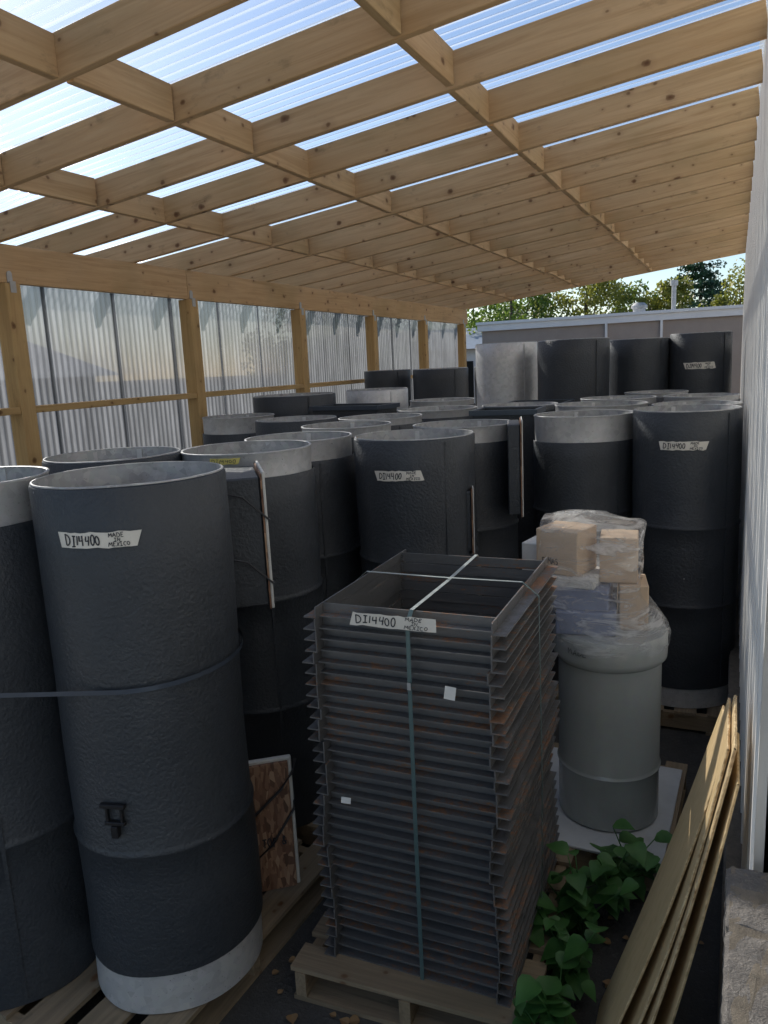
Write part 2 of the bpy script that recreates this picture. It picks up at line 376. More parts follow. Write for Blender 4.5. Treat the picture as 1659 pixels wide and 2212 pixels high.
def corr(name,y0,y1,n_pitch,amp,A,B,mat):
    steps=max(2,int((y1-y0)/n_pitch*8)); V=[];F=[]
    nl=6
    for i in range(steps+1):
        y=y0+(y1-y0)*i/steps; off=amp*math.sin(2*math.pi*y/n_pitch)
        a=Vector(A(y,off)); b=Vector(B(y,off))
        for k in range(nl+1): V.append(a.lerp(b,k/nl))
    for i in range(steps):
        for k in range(nl):
            c=i*(nl+1)+k; F.append((c,c+nl+1,c+nl+2,c+1))
    return mk(name,V,F,mat,None,True)
y=-.3; k=0
while y<13.1:
    y1=min(y+.66,13.12); lift=.004*(k%2)
    o=corr('clear_roof_sheet',y,y1+.03,.068,.0075,lambda yy,of:(-L-.68,yy,zc(-L-.68)+RH+.013+lift+of),lambda yy,of:(WX,yy,zc(WX)+RH+.013+lift+of),POLYR)
    tag(o,"clear corrugated plastic roof sheet lying over the rafters","roof sheet","clear corrugated roof sheets"); y+=.66; k+=1
y=.7;k=0
while y<12.85:
    y1=min(y+.66,12.9); lift=.004*(k%2)
    o=corr('clear_wall_sheet',y,y1+.03,.0544,.006,lambda yy,of:(-L-.076-lift+of,yy,.05),lambda yy,of:(-L-.076-lift+of,yy,hb+.12),POLYW)
    tag(o,"hazy corrugated plastic sheet closing the shed side","wall sheet","clear corrugated wall sheets"); y+=.66;k+=1
# ------------------------------------------------------------ metal wall + foundation
V=[];F=[]; y=-1.45; pts=[]
while y<12.95:
    pts+=[(y,0),(y+.13,0),(y+.145,-.022),(y+.185,-.022)]; y+=.2
for (yy,d) in pts: V+=[(WX+.012+d,yy,.50 if yy>1.7 else 1.75),(WX+.012+d,yy,4.3)]
for i in range(len(pts)-1): F.append((2*i,2*i+1,2*i+3,2*i+2))
bw=empty('metal_clad_building',(0,0,0)); tag(bw,"white ribbed metal building wall on a concrete base","building")
mk('wall_cladding',V,F,WALLM,bw)
g=G(); g.box(WX+.03,6,1.76,12.93,.3,4.3); g.box(.20,5.9,-1.5,1.755,.0,1.8); g.box(WX+.03,6,-1.5,1.755,1.801,4.3); g.obj('wall_core',WALLM,bw)
g=G(); yy=1.75
while yy<12.9:
    g.box(.02+R.uniform(0,.006),5.9,yy,min(yy+.39,12.93),0,.44); yy+=.4
g.obj('foundation',CONC,bw,bevel=.006)
g=G(); g.box(.03,.12,1.75,12.92,.40,.455); g.obj('mortar_ledge',SAND,bw)
e=empty('block_pier',(0,1.7,0)); tag(e,"weathered concrete block pier against the metal wall","pier")
g=G(); zz=0; kk=0
while zz<1.05:
    for a,b in (((-.41,-.006),(-.82,-.42),(-1.23,-.83)) if kk%2==0 else ((-.21,-.006),(-.62,-.22),(-1.03,-.63),(-1.23,-1.04))):
        g.box(.020+R.uniform(0,.004),.198,a,b,zz+.004,zz+.176)
    zz+=.18; kk+=1
roughen(g.obj('blocks',CONC,e,bevel=.007),9,.006,45)
g=G(); g.box(.028,.190,-1.22,-.012,.0,1.074); roughen(g.obj('mortar',SAND,e),14,.006,60)
# ------------------------------------------------------------ ducts
GR="insulated round duct sections stored upright"
def duct(x,y,z1,r,z0=.135,band=0.,bot=0.,outer=None,rings=(.59,1.09),lab=None,seed=0,name='insulated_duct',label=None,seamang=-40,cat='duct'):
    outer=outer or BLACK
    e=empty(name,(x,y,z0)); h=z1-z0
    e.rotation_euler=(R.uniform(-.004,.004),R.uniform(-.004,.004),0)
    tag(e,label or ("black insulated round duct standing on a pallet"+(", bare metal top edge" if band else "")),cat,GR)
    prof=[(r,bot)]
    rs=sorted([q for q in rings if bot+.05<q<h-band-.05])
    zz=bot
    for q in rs:
        for s_ in range(1,5): prof.append((r,zz+(q-.014-zz)*s_/4))
        prof+=[(r+.004,q-.009),(r+.006,q),(r+.001,q+.008),(r-.002,q+.016)]
        zz=q+.016
    for s_ in range(1,5): prof.append((r,zz+(h-band-.010-zz)*s_/4))
    prof+=[(r-.004,h-band-.006)]
    if band==0: prof+=[(r-.014,h-.004)]
    g=G(); g.lathe(prof,72,wob=.009,seed=seed)
    o=g.obj('body',outer,e); autosmooth(o,50)
    sa=math.radians(seamang); g=G()
    g.box(-.004,.0045,-.006,.006,bot+.02,h-band-.02,Matrix.Rotation(sa,4,'Z')@Matrix.Translation((r,0,0)))
    g.obj('seam',outer,e)
    if band:
        g=G(); g.lathe([(r-.012,h-band-.03),(r-.010,h-.012),(r-.006,h-.006),(r-.010,h),(r-.016,h-.001)],72,wob=.009,seed=seed)
        autosmooth(g.obj('top_collar',GALV,e),60)
    if bot:
        g=G(); g.lathe([(r-.008,0),(r-.008,bot+.02)],72,wob=.009,seed=seed); autosmooth(g.obj('bottom_collar',GALV,e),60)
    g=G(); g.lathe([(r-.010,h-.006),(r-.005,h-.004),(r-.005,h-.001),(r-.007,h+.001),(r-.011,h+.001),(r-.013,h-.004),(r-.014,h-.08),(r-.014,h*.5),(r-.014,.05)],72,wob=.009,seed=seed)
    autosmooth(g.obj('liner',GALVD,e),60)
    g=G(); g.box(-.017,-.011,-.012,.012,.1,h-.01,Matrix.Rotation(sa+2.6,4,'Z')@Matrix.Translation((r,0,0))); g.obj('liner_seam',GALV,e)
    if lab:
        cyl_label(e,r,lab[0],lab[1]-z0,lab[2],lab[3],*(lab[4:] or ()),seed=seed+1)
    return e
dA=duct(-1.775,1.913,1.895,.30,bot=.145,lab=(-68,1.741,.22,.044),rings=(.585,),seed=1,label="black insulated duct with taped handwritten label and bare metal foot",seamang=-150)
g=G(); a=math.radians(-77); MM=Matrix.Translation((0,0,.73))@Matrix.Rotation(a,4,'Z')@Matrix.Translation((.304,0,0))
g.box(0,.014,-.035,.035,-.03,-.018,MM); g.box(0,.012,-.03,-.02,-.02,.03,MM); g.box(0,.012,.02,.03,-.02,.03,MM); g.box(0,.016,-.045,.04,.028,.042,MM); g.box(0,.02,-.012,.012,-.07,-.03,MM)
g.obj('latch',DARKM,dA,bevel=.002)
duct(-2.34,1.71,1.90,.30,band=.13,rings=(.585,),seed=2)
duct(-2.46,2.56,1.875,.29,seed=3)
dC=duct(-1.99,2.90,1.868,.295,band=.10,seed=4,seamang=-45)
cyl_label(dC,.287,-76,1.705,.13,.024,'short',YTAPE,5)
duct(-2.16,3.64,1.84,.30,band=.10,seed=5)
dE=duct(-1.51,3.71,1.842,.313,lab=(-82.6,1.669,.24,.046),seed=6,label="black insulated duct with a taped handwritten label")
dF=duct(-1.50,4.49,1.83,.315,band=.09,seed=7,seamang=-60)
duct(-.857,4.96,1.845,.315,band=.15,rings=(.6,1.12),seed=8)
duct(-.245,4.84,1.875,.30,bot=.12,lab=(-90,1.687,.24,.046),rings=(.62,1.08),seed=9,label="black insulated duct with a taped handwritten label")
duct(-3.64,5.2,1.855,.29,band=.12,seed=10)
duct(-2.90,4.87,1.85,.30,seed=11)
duct(-2.19,4.27,1.85,.29,band=.05,seed=12)
duct(-2.25,4.93,1.85,.30,band=.04,seed=13)
duct(-2.12,5.70,1.85,.32,band=.05,seed=14)
duct(-1.50,5.84,1.86,.29,seed=15)
duct(-.87,5.70,1.86,.33,band=.04,seed=16)
duct(-.24,5.66,1.85,.29,seed=17)
duct(-.85,6.45,1.86,.30,band=.04,seed=18)
duct(-.24,6.5,1.86,.28,band=.03,seed=19)
duct(-.62,7.15,1.865,.27,band=.03,seed=20)
duct(-3.6,6.03,1.98,.37,seed=21)
duct(-3.05,6.62,1.985,.29,outer=GALV,seed=22,label="bare galvanised round duct standing upright")
duct(-2.35,6.45,1.88,.29,band=.04,seed=26)
duct(-3.80,8.55,2.14,.28,seed=23,rings=(.6,1.5))
duct(-3.08,8.43,2.135,.32,seed=24,rings=(.6,1.5))
duct(-2.60,9.2,2.13,.30,seed=25,rings=(.6,1.5))
TG="taller round ducts standing at the back"
for a in ((-2.07,7.6,2.36,.30,GALV,None),(-1.36,7.3,2.35,.32,BLACK,None),(-.86,7.92,2.335,.28,BLACK,None),(-.30,7.96,2.36,.275,BLACK,(-88,2.065,.26,.055))):
    e=duct(a[0],a[1],a[2],a[3],outer=a[4],lab=a[5],seed=30+a[1]+a[0],rings=(.7,1.55),label="tall bare galvanised duct standing upright" if a[4] is GALV else ("tall black duct with taped handwritten label" if a[5] else "tall black insulated duct with bare metal rim"))
    e["group"]=TG
def collar(par,pos,w,d0,d1,zlo,zhi,ang,th=.010,ties=True):
    pl=Vector((pos[0]-par.location.x,pos[1]-par.location.y,0)); z0=par.location.z
    Mx=Matrix.Translation(pl)@Matrix.Rotation(math.radians(ang),4,'Z')
    a,b=zlo-z0,zhi-z0
    g=G(); g.box(-w,0,d0,d1,a,b,Mx); ok=g.obj('side_box',BLACK,par,bevel=.006)
    g=G(); g.box(.001,.007,d0-.01,d1,a-.012,b+.012,Mx); g.obj('cover_board',OSB,ok)
    g=G(); g.box(.008,.008+th,d0-.008,d1,a-.01,b+.02,Mx); g.obj('foam_sheet',FOAM,ok,bevel=.002)
    if ties:
        for s_ in (.3,.8):
            zz=a+(b-a)*s_
            g=G(); g.tube([Mx@Vector((-w,d0-.012,zz+.06)),Mx@Vector((-w*.4,d0-.014,zz+.03)),Mx@Vector((.012+th,d0-.014,zz-.06)),Mx@Vector((.02+th,d0+.1,zz-.08))],.004,6)
            g.obj('tie_strap',STRAPK,ok)
collar(dC,(-1.605,2.40),.17,-.05,.32,1.33,1.82,37)
collar(dF,(-1.09,4.25),.07,-.05,.35,1.33,1.84,15,.006,False)
collar(dE,(-1.18,3.62),.06,.02,.30,1.25,1.56,21,.005,False)
e=empty('cover_panel',(-1.585,2.26,.19),(math.radians(-3),0,math.radians(38))); tag(e,"small strand board panel with foam edge strapped to a duct","board")
g=G(); g.box(-.085,.085,-.008,.008,0,.52); g.obj('board',OSB,e,bevel=.002)
g=G(); g.box(-.092,.100,.009,.032,-.004,.532); g.obj('foam_edge',FOAM,e,bevel=.004)
for V,F in lab_texts(.11,.05,'TOP &',3): mk('lettering',[(v[0]+.01,-.0095,v[1]+.20) for v in V],F,INK,e)
g=G(); g.tube([(-.14,-.01,.36),(-.06,-.03,.33),(.05,-.025,.42),(.1,0,.47),(.12,.05,.5)],.006,6); g.obj('tie_strap',STRAPK,e,True)
g=G(); g.tube([(-.12,-.02,.1),(0,-.03,.2),(.095,-.02,.33),(.1,.03,.36)],.005,6); g.obj('tie_strap',STRAPK,e,True)
def rduct(x,y,z,sx,sy,h,rot,label):
    e=empty('rectangular_duct',(x,y,z),(0,0,math.radians(rot))); tag(e,label,"duct")
    g=G(); tt=.012
    g.box(-sx/2,sx/2,-sy/2,-sy/2+tt,0,h);g.box(-sx/2,sx/2,sy/2-tt,sy/2,0,h);g.box(-sx/2,-sx/2+tt,-sy/2+tt+.001,sy/2-tt-.001,0,h);g.box(sx/2-tt,sx/2,-sy/2+tt+.001,sy/2-tt-.001,0,h)
    g.obj('body',BLACK,e)
    g=G(); s=.02
    g.box(-sx/2-s,sx/2+s,-sy/2-s,-sy/2-.002,h-.03,h+.004);g.box(-sx/2-s,sx/2+s,sy/2+.002,sy/2+s,h-.03,h+.004)
    g.box(-sx/2-s,-sx/2-.002,-sy/2-.001,sy/2+.001,h-.031,h+.003);g.box(sx/2+.002,sx/2+s,-sy/2-.001,sy/2+.001,h-.031,h+.003)
    g.obj('flange',STRAPB,e)
rduct(-2.80,5.62,.135,.62,.30,1.76,-8,"black rectangular duct standing upright among round ducts")
rduct(-1.42,5.22,.135,.42,.34,1.73,4,"black flanged rectangular duct standing between round ducts")
rduct(-1.52,6.50,.135,.50,.5,1.70,0,"black flanged square duct standing upright on a pallet")
def hull(circs,off=.006):
    pts=[]
    for (x,y,r_) in circs:
        for k in range(72):
            a=2*math.pi*k/72; pts.append((x+(r_+off)*math.cos(a),y+(r_+off)*math.sin(a)))
    pts=sorted(set(pts))
    def half(ps):
        h=[]
        for q in ps:
            while len(h)>1 and (h[-1][0]-h[-2][0])*(q[1]-h[-2][1])-(h[-1][1]-h[-2][1])*(q[0]-h[-2][0])<=0: h.pop()
            h.append(q)
        return h[:-1]
    return half(pts)+half(pts[::-1])
def bandloop(name,H,z,wd,mat,label,tilt=0):
    n=len(H);V=[];F=[]
    for (x,y) in H:
        zz=z+tilt*(y-1.6); V+=[(x,y,zz-wd/2),(x,y,zz+wd/2)]
    for i in range(n): j=(i+1)%n; F.append((2*i,2*j,2*j+1,2*i+1))
    o=mk(name,V,F,mat,None,True); tag(o,label,"strap"); return o
bandloop('strapping_band',hull([(-1.775,1.913,.30),(-2.34,1.71,.30),(-2.46,2.56,.29)],.012),1.275,.015,STRAPB,"blue grey strapping band looped round several ducts",.04)
# ------------------------------------------------------------ pallets
def pallet(x,y,rot=0,sx=1.2,sy=1.0,z=0,hh=.13,n=7,mat=W_PAL,label=None):
    e=empty('wooden_pallet',(x,y,z),(0,0,math.radians(rot))); tag(e,label or "weathered wooden pallet lying on the ground under ducts","pallet","wooden pallets on the ground")
    bwid=sx/n*.72
    V=G()
    for i in range(n):
        cx=-sx/2+bwid/2+(sx-bwid)*i/(n-1)+R.uniform(-.006,.006)
        V.box(cx-bwid/2,cx+bwid/2,-sy/2+R.uniform(-.01,.01),sy/2+R.uniform(-.01,.01),hh-.018,hh)
    Vr=[(v.y,-v.x,v.z) for v in V.v]
    mk('deck',Vr,V.f,mat,e,rot=(0,0,math.pi/2))
    V=G()
    for i in (0,n//2,n-1):
        cx=-sx/2+bwid/2+(sx-bwid)*i/(n-1)
        V.box(cx-bwid/2,cx+bwid/2,-sy/2,sy/2,.001,.018)
    mk('bottom_boards',[(v.y,-v.x,v.z) for v in V.v],V.f,mat,e,rot=(0,0,math.pi/2))
    for yy in (-sy/2+.03,0,sy/2-.03):
        g=G(); g.box(-sx/2,sx/2,yy-.02,yy+.02,.019,hh-.019); g.obj('stringer',mat,e)
    return e
pallet(-2.18,2.06,-3,1.30,1.22)
pallet(-1.95,3.33,2,1.45,1.15)
pallet(-1.95,4.55,-1,1.5,1.15)
pallet(-.56,4.98,1,1.18,.95)
pallet(-.56,6.05,0,1.18,1.05)
pallet(-1.95,5.8,0,1.4,1.15)
pallet(-3.5,5.5,0,1.25,1.5)
pallet(-.85,7.6,0,1.75,1.15)
pallet(-2.3,7.5,0,1.0,1.1); pallet(-3.2,8.7,0,1.6,1.3); pallet(-3.15,6.85,0,1.2,.9)
pallet(-.96,2.50,93,.98,.84,label="worn wooden pallet under the stack of steel frames",n=6)
pallet(-.60,3.46,-2,.86,.88,label="wooden pallet carrying a white board and grey drum",n=6)
# ------------------------------------------------------------ steel frame stack
Wf,Df,lg,lh,th=.680,.81,.046,.0385,.0045
g=G()
for s in (-1,1):
    xo=s*Wf/2; xi=s*(Wf/2-lg)
    x0,x1=sorted((xi,xi+s*th)); g.box(x0,x1,-Df/2,Df/2,th+.0002,lh)
    x0,x1=sorted((xi,xo)); g.box(x0,x1,-Df/2,Df/2,0,th)
for s in (-1,1):
    yi=s*(Df/2-.038-.020); yo=s*(Df/2-.020)
    xx=Wf/2-lg-.0006
    y0,y1=sorted((yi,yi+s*th)); g.box(-xx,xx,y0,y1,th+.0002,lh-.001)
    y0,y1=sorted((yi,yo)); g.box(-xx,xx,y0,y1,.0003,th-.0003)
    for q in (-1,1):
        for kk in range(3): g.box(q*xx-.006,q*xx+.006,yi-.006,yi+.006,.006+kk*.010,.013+kk*.010)
base_frame=None; NF=33; pitch=.0396; SX,SY,SR=-.940,2.495,math.radians(1)
for i in range(NF):
    if base_frame is None: o=g.obj('steel_frame',STEEL); base_frame=o
    else:
        o=base_frame.copy(); COL.objects.link(o)
    jx=R.uniform(-.003,.003)+.006*math.sin(i*.4); jy=R.uniform(-.004,.004)
    if i in (11,12,13,21,22): jx-=.010
    if i in (16,17,18): jx+=.008
    if i>28: jx+=.006
    o.location=(SX+jx,SY+jy,.1305+i*pitch); o.rotation_euler=(0,0,SR+R.uniform(-.0025,.0025))
    tag(o,"rusty rectangular angle iron frame stacked on a pallet","steel frame","stacked angle iron frames")
top=.1305+NF*pitch
SM=Matrix.Translation((SX,SY,0))@Matrix.Rotation(SR,4,'Z')
yf=-Df/2+.020-.010
e=empty('tape_label',SM@Vector((-.02,yf-.003,top-.028)),(math.radians(-10),0,SR)); tag(e,"long masking tape label with handwriting on top steel frame","label")
V,F=tape_outline(.285,.040,seed=8); mk('tape',[(x,0,z_) for x,z_ in V],F,TAPE,e)
for V,F in lab_texts(.285,.040,'full',9): mk('lettering',[(x,-.0015,z_) for x,z_ in V],F,INK,e)
def strap(name,pts,wdir,wd,mat,label):
    V=[];F=[];wv=Vector(wdir)*wd/2
    th_=.0012
    for i,q in enumerate(pts):
        q=Vector(q); a=Vector(pts[max(i-1,0)]); b=Vector(pts[min(i+1,len(pts)-1)]); nrm=(b-a).cross(wv).normalized()*th_
        V+=[q-wv,q+wv,q+wv+nrm,q-wv+nrm]
    for i in range(len(pts)-1):
        for k in range(4):
            F.append((4*i+k,4*i+(k+1)%4,4*i+4+(k+1)%4,4*i+4+k))
    o=mk(name,[SM@v for v in V],F,mat); tag(o,label,"strap","straps tied round the frame stack"); return o
strap('strapping_band',[(.03,yf,.06),(.03,yf-.004,.6),(.03,yf-.002,1.2),(.03,yf+.001,top-.05),(.03,yf+.012,top-.02),(.03,yf+.04,top+.003)],(1,0,0),.014,STRAPG,"flat green strapping band tied down the frame stack front")
strap('strapping_band',[(.03,yf+.04,top+.003),(.03,0,top-.002),(.03,Df/2-.04,top+.004),(.03,Df/2+.0,top-.03),(.03,Df/2+.0,.1)],(1,0,0),.013,STRAPLIT,"strapping band coloured pale as if lit, crossing the top of frame stack")  # continues the green band; its lit look is put into the colour
strap('strapping_band',[(-Wf/2-.01,.02,.1),(-Wf/2-.01,.02,top-.04),(-Wf/2+.045,.02,top+.006),(0,.02,top+.003),(Wf/2-.045,.02,top+.006)],(0,1,0),.010,STRAPLIT,"strapping band coloured pale as if lit, crossing the top of frame stack")
strap('strapping_band',[(Wf/2-.045,.02,top+.006),(Wf/2+.012,.02,top-.04),(Wf/2+.018,.02,.7),(Wf/2+.012,.02,.1)],(0,1,0),.012,STRAPG,"dark green strapping band down the frame stack side")
g=G(); g.box(-.018,.018,-.0005,.0005,-.02,.02); o=g.obj('paper_tag',PAPER,loc=SM@Vector((.165,yf-.006,top-.24)),rot=(math.radians(-14),math.radians(4),SR)); tag(o,"small white paper tag hanging on the frame stack","tag","paper tags on the frame stack")
g=G(); g.box(-.018,.018,-.0005,.0005,-.010,.010); o=g.obj('paper_tag',PAPER,loc=SM@Vector((-.22,yf-.004,top-.68)),rot=(math.radians(-20),math.radians(-3),SR)); tag(o,"small white paper tag hanging on the frame stack","tag","paper tags on the frame stack")
g=G(); g.box(-.006,.006,-.003,.0,-.012,.012); o=g.obj('strap_buckle',BRACK,loc=SM@Vector((.03,yf-.006,top-.235)),rot=(0,0,SR)); tag(o,"small metal seal crimped on the green strap","strap seal")
# ------------------------------------------------------------ drum with boxes
g=G(); g.box(-.39,.40,-.42,.40,0,.012); o=g.obj('white_board',WBOARD,loc=(-.585,3.42,.1315),rot=(0,0,math.radians(-2)),bevel=.002); tag(o,"large white board laid on a pallet under drum","board")
DX,DY=-.470,3.36
e=empty('grey_drum',(DX,DY,.145)); tag(e,"glossy grey metal drum with rolled rings and plastic wrapped top","drum")
g=G(); rd=.222
prof=[(rd-.01,0),(rd,.008),(rd,.15),(rd,.235),(rd+.005,.243),(rd+.007,.25),(rd+.003,.257),(rd,.265),(rd,.5),(rd,.60),(rd,.74),(rd+.012,.748),(rd+.021,.758),(rd+.023,.775),(rd+.023,.86),(rd+.015,.875)]
g.lathe(prof,72,wob=.004,seed=3,cap=True); autosmooth(g.obj('body',DRUMG,e),45)
V,F=write('MADE',.08,.024,0,0,2,.12); a0=math.radians(-114)
mk('lettering',[((rd+.028)*math.cos(a0+v[0]/rd),(rd+.028)*math.sin(a0+v[0]/rd),.82+v[1]) for v in V],F,INK,e)
def cbox(name,x,y,z,sx,sy,sz,rot,mat,label,cat='box',tape=True):
    e=empty(name,(x,y,z),(0,0,math.radians(rot))); tag(e,label,cat)
    g=G(); g.box(-sx/2,sx/2,-sy/2,sy/2,0,sz); g.obj('carton',mat,e,bevel=.004)
    if tape:
        g=G(); g.box(-.022,.022,-sy/2-.0008,sy/2+.0008,sz+.0004,sz+.0012); g.box(-.022,.022,-sy/2-.0014,-sy/2-.0006,sz-.06,sz); g.obj('packing_tape',CARD,e)
    return e
zb=1.022; UX=DX-.075
cbox('parts_carton',UX-.02,DY-.03,zb,.25,.26,.10,8,BLUEP,"blue packets wrapped on top of the drum",tape=False)
cbox('parts_carton',UX-.04,DY-.01,zb+.101,.24,.24,.09,3,BLUEP,"blue packets wrapped on top of the drum",tape=False)
cbox('parts_carton',UX-.08,DY+.0,zb+.192,.23,.23,.045,-4,PAPER,"white packets wrapped in plastic under cartons",tape=False)
b1=cbox('cardboard_box',UX-.115,DY+.01,zb+.239,.20,.19,.20,-16,CARD,"brown cardboard box under stretch wrap atop the drum")
for V,F in lab_texts(.09,.04,'F MAS',4): mk('lettering',[(v[0]-.03,-.097,v[1]+.06) for v in V],F,INK,b1)
cbox('parts_carton',UX+.165,DY+.06,zb+.0,.12,.20,.20,10,CARD,"pale carton under stretch wrap atop the drum",tape=False)
cbox('cardboard_box',UX+.105,DY+.07,zb+.202,.16,.18,.20,6,CARD,"brown cardboard box under stretch wrap atop the drum")
cbox('parts_carton',UX-.27,DY+.10,zb+.18,.08,.16,.17,-10,PAPER,"pale packet wrapped in plastic beside cartons",tape=False)
V=[];F=[];nz,na=32,96
for i in range(nz+1):
    tt=i/nz; z=.965+tt*.525
    for k in range(na):
        a=2*math.pi*k/na; ca,sa_=math.cos(a),math.sin(a)
        lo=.254
        q=(abs(ca)**5+abs(sa_)**5)**(-1/5)
        s=min(1,max(0,(z-1.01)/.20)); s=s*s*(3-2*s)
        hx=.215 if ca>0 else .25; hy=.20
        xb,yb=hx*q*ca*.93-.065,hy*q*sa_*.95+.04
        x=(1-s)*lo*ca+s*xb; yv=(1-s)*lo*sa_+s*yb
        nn=noise.noise(Vector((x*9,yv*9,z*14)))*.010+noise.noise(Vector((x*4,yv*4,z*7)))*.014
        zt=z
        if i>nz-6: zt+=.02*noise.noise(Vector((x*6,yv*6,1)))*(i-nz+6)/6
        if i>nz-10 and ca>.1: zt-=.025*(i-nz+10)/10*min(1,ca*2)
        if i==0: zt+=.03*noise.noise(Vector((ca*2,sa_*2,3)))
        V.append((DX+x+nn*ca,DY+yv+nn*sa_,zt))
for i in range(nz):
    for k in range(na): k2=(k+1)%na; F.append((i*na+k,i*na+k2,(i+1)*na+k2,(i+1)*na+k))
c=len(V); V.append((UX-.04,DY+.03,1.490))
for k in range(na): F.append((nz*na+k,nz*na+(k+1)%na,c))
o=mk('stretch_wrap',V,F,STRETCH,None,True); tag(o,"crinkled clear stretch wrap around boxes and drum top","plastic wrap")
# ------------------------------------------------------------ leaning plywood
def sheet(y0,y1,xb,xt,zt,label,thk=.012,yt=.0,bow=.02,yb=0):
    e=empty('plywood_sheet',(xb,y0,0)); tag(e,label,"plywood","plywood sheets leaning on the metal wall")
    nr=Vector((zt,0,-(xt-xb))).normalized(); n=22
    def P(t,s):
        yy=(y0+(y1-y0)*s)+yt*t
        q=Vector((xb+(xt-xb)*t-xb,yy-y0,zt*t*(1+.03*(s-.5)*yb)))
        return q+nr*bow*math.sin(math.pi*t)*(1-.5*s)
    rotm=Matrix.Rotation(math.radians(90),3,'Y')
    def loc(q): return rotm@q
    V=[];F=[]
    for i in range(n+1):
        t_=i/n
        for s in (0,.5,1): V.append(P(t_,s))
        for s in (0,.5,1): V.append(P(t_,s)+nr*thk)
    for i in range(n):
        for a in (0,1): F.append((6*i+a,6*i+a+1,6*i+a+7,6*i+a+6)); F.append((6*i+a+3,6*i+a+4,6*i+a+10,6*i+a+9)[::-1])
    mk('face_ply',[loc(q) for q in V],F,W_PLY,e,True,rot=(0,math.radians(-90),0))
    V=[];F=[]
    def ribbon(pts,out):
        k0=len(V)
        for q in pts:
            w_=R.uniform(0,.004); V.extend([q,q+nr*thk*.3+out*(w_+.001),q+nr*thk*.7+out*R.uniform(0,.003),q+nr*thk])
        for i in range(len(pts)-1):
            for a in range(3): c=k0+4*i+a; F.append((c,c+1,c+5,c+4))
    ribbon([P(i/60,0) for i in range(61)],Vector((0,-1,0)))
    ribbon([P(i/60,1) for i in range(61)],Vector((0,1,0)))
    ribbon([P(1,i/16) for i in range(17)],Vector((0,0,1)))
    ribbon([P(0,i/16) for i in range(17)],Vector((0,0,0)))
    mk('cut_edge',V,F,W_EDGE,e)
sheet(1.98,2.36,-.350,.0,1.10,"thin plywood sheet leaning against the metal wall",yt=.12,thk=.007,bow=.02)
sheet(1.93,2.26,-.300,.014,1.18,"plywood sheet with rough bright edge leaning on wall",yt=.10,bow=.028,thk=.008)
sheet(1.90,2.24,-.258,.030,1.20,"plywood sheet with rough bright edge leaning on wall",yt=.10,bow=.018,thk=.008)
sheet(1.87,2.16,-.200,.040,1.12,"thin warped plywood sheet leaning on the metal wall",yt=.10,thk=.007,bow=.012)
# ------------------------------------------------------------ weeds
def leafgeo(g,base,dirv,size,tilt):
    d=dirv.normalized(); side=d.cross(Vector((0,0,1)));
    if side.length<.1: side=Vector((1,0,0))
    side.normalize(); nrm=side.cross(d)
    prof=[(0,0),(.10,.30),(.30,.46),(.50,.44),(.72,.28),(.88,.12),(1.02,0)]
    b=len(g.v); n=len(prof)
    for (u,wd) in prof:
        c=base+d*u*size-Vector((0,0,1))*(u*u)*size*tilt
        g.v+= [c+nrm*.02*size, c+side*wd*size+nrm*wd*.35*size, c-side*wd*size+nrm*wd*.35*size]
    for i in range(n-1):
        k=b+3*i; g.f+=[(k,k+3,k+4,k+1),(k+2,k+5,k+3,k)]
def weed(x,y,h,n,seed,sz=(.045,.10)):
    rr=random.Random(seed); e=empty('weed_plant',(x,y,0)); tag(e,"leafy green weed growing beside the pallets","plant","leafy weeds between pallets")
    gs=G(); gl=G()
    for s in range(n):
        a=rr.uniform(0,6.28); hh=h*rr.uniform(.45,1.05); sp=rr.uniform(.05,.22)
        pts=[Vector((sp*math.cos(a)*t*t,sp*math.sin(a)*t*t,hh*t)) for t in (0,.25,.5,.75,1)]
        gs.tube(pts,[.005,.0045,.004,.003,.002],6)
        for t in (.35,.5,.65,.8,1.):
            for q in range(2 if t<1 else 1):
                pp=Vector((sp*math.cos(a)*t*t,sp*math.sin(a)*t*t,hh*t)); la=rr.uniform(0,6.28)
                leafgeo(gl,pp,Vector((math.cos(la),math.sin(la),rr.uniform(-.3,.3))),rr.uniform(*sz),rr.uniform(.1,.6))
    gs.obj('stem',LEAF,e,True); gl.obj('leaves',LEAF,e,True)
for i,(x,y,h,n) in enumerate([(-.46,2.62,.36,5),(-.44,2.38,.32,4),(-.45,2.12,.30,4),(-.38,2.80,.38,5),(-.40,1.98,.24,4),(-.50,1.85,.14,3),(-.32,2.95,.34,4),(-.50,2.45,.2,3)]):
    weed(x,y,h,n,40+i)
rr=random.Random(3); g=G()
for i in range(160):
    x,y=rr.uniform(-1.6,.0),rr.uniform(1.2,3.2)
    leafgeo(g,Vector((x,y,.004+rr.random()*.006)),Vector((rr.uniform(-1,1),rr.uniform(-1,1),.05)),rr.uniform(.02,.045),.0)
o=g.obj('leaf_litter',DEAD); o["kind"]="stuff"; tag(o,"scattered dry fallen leaves on the asphalt","leaf litter")
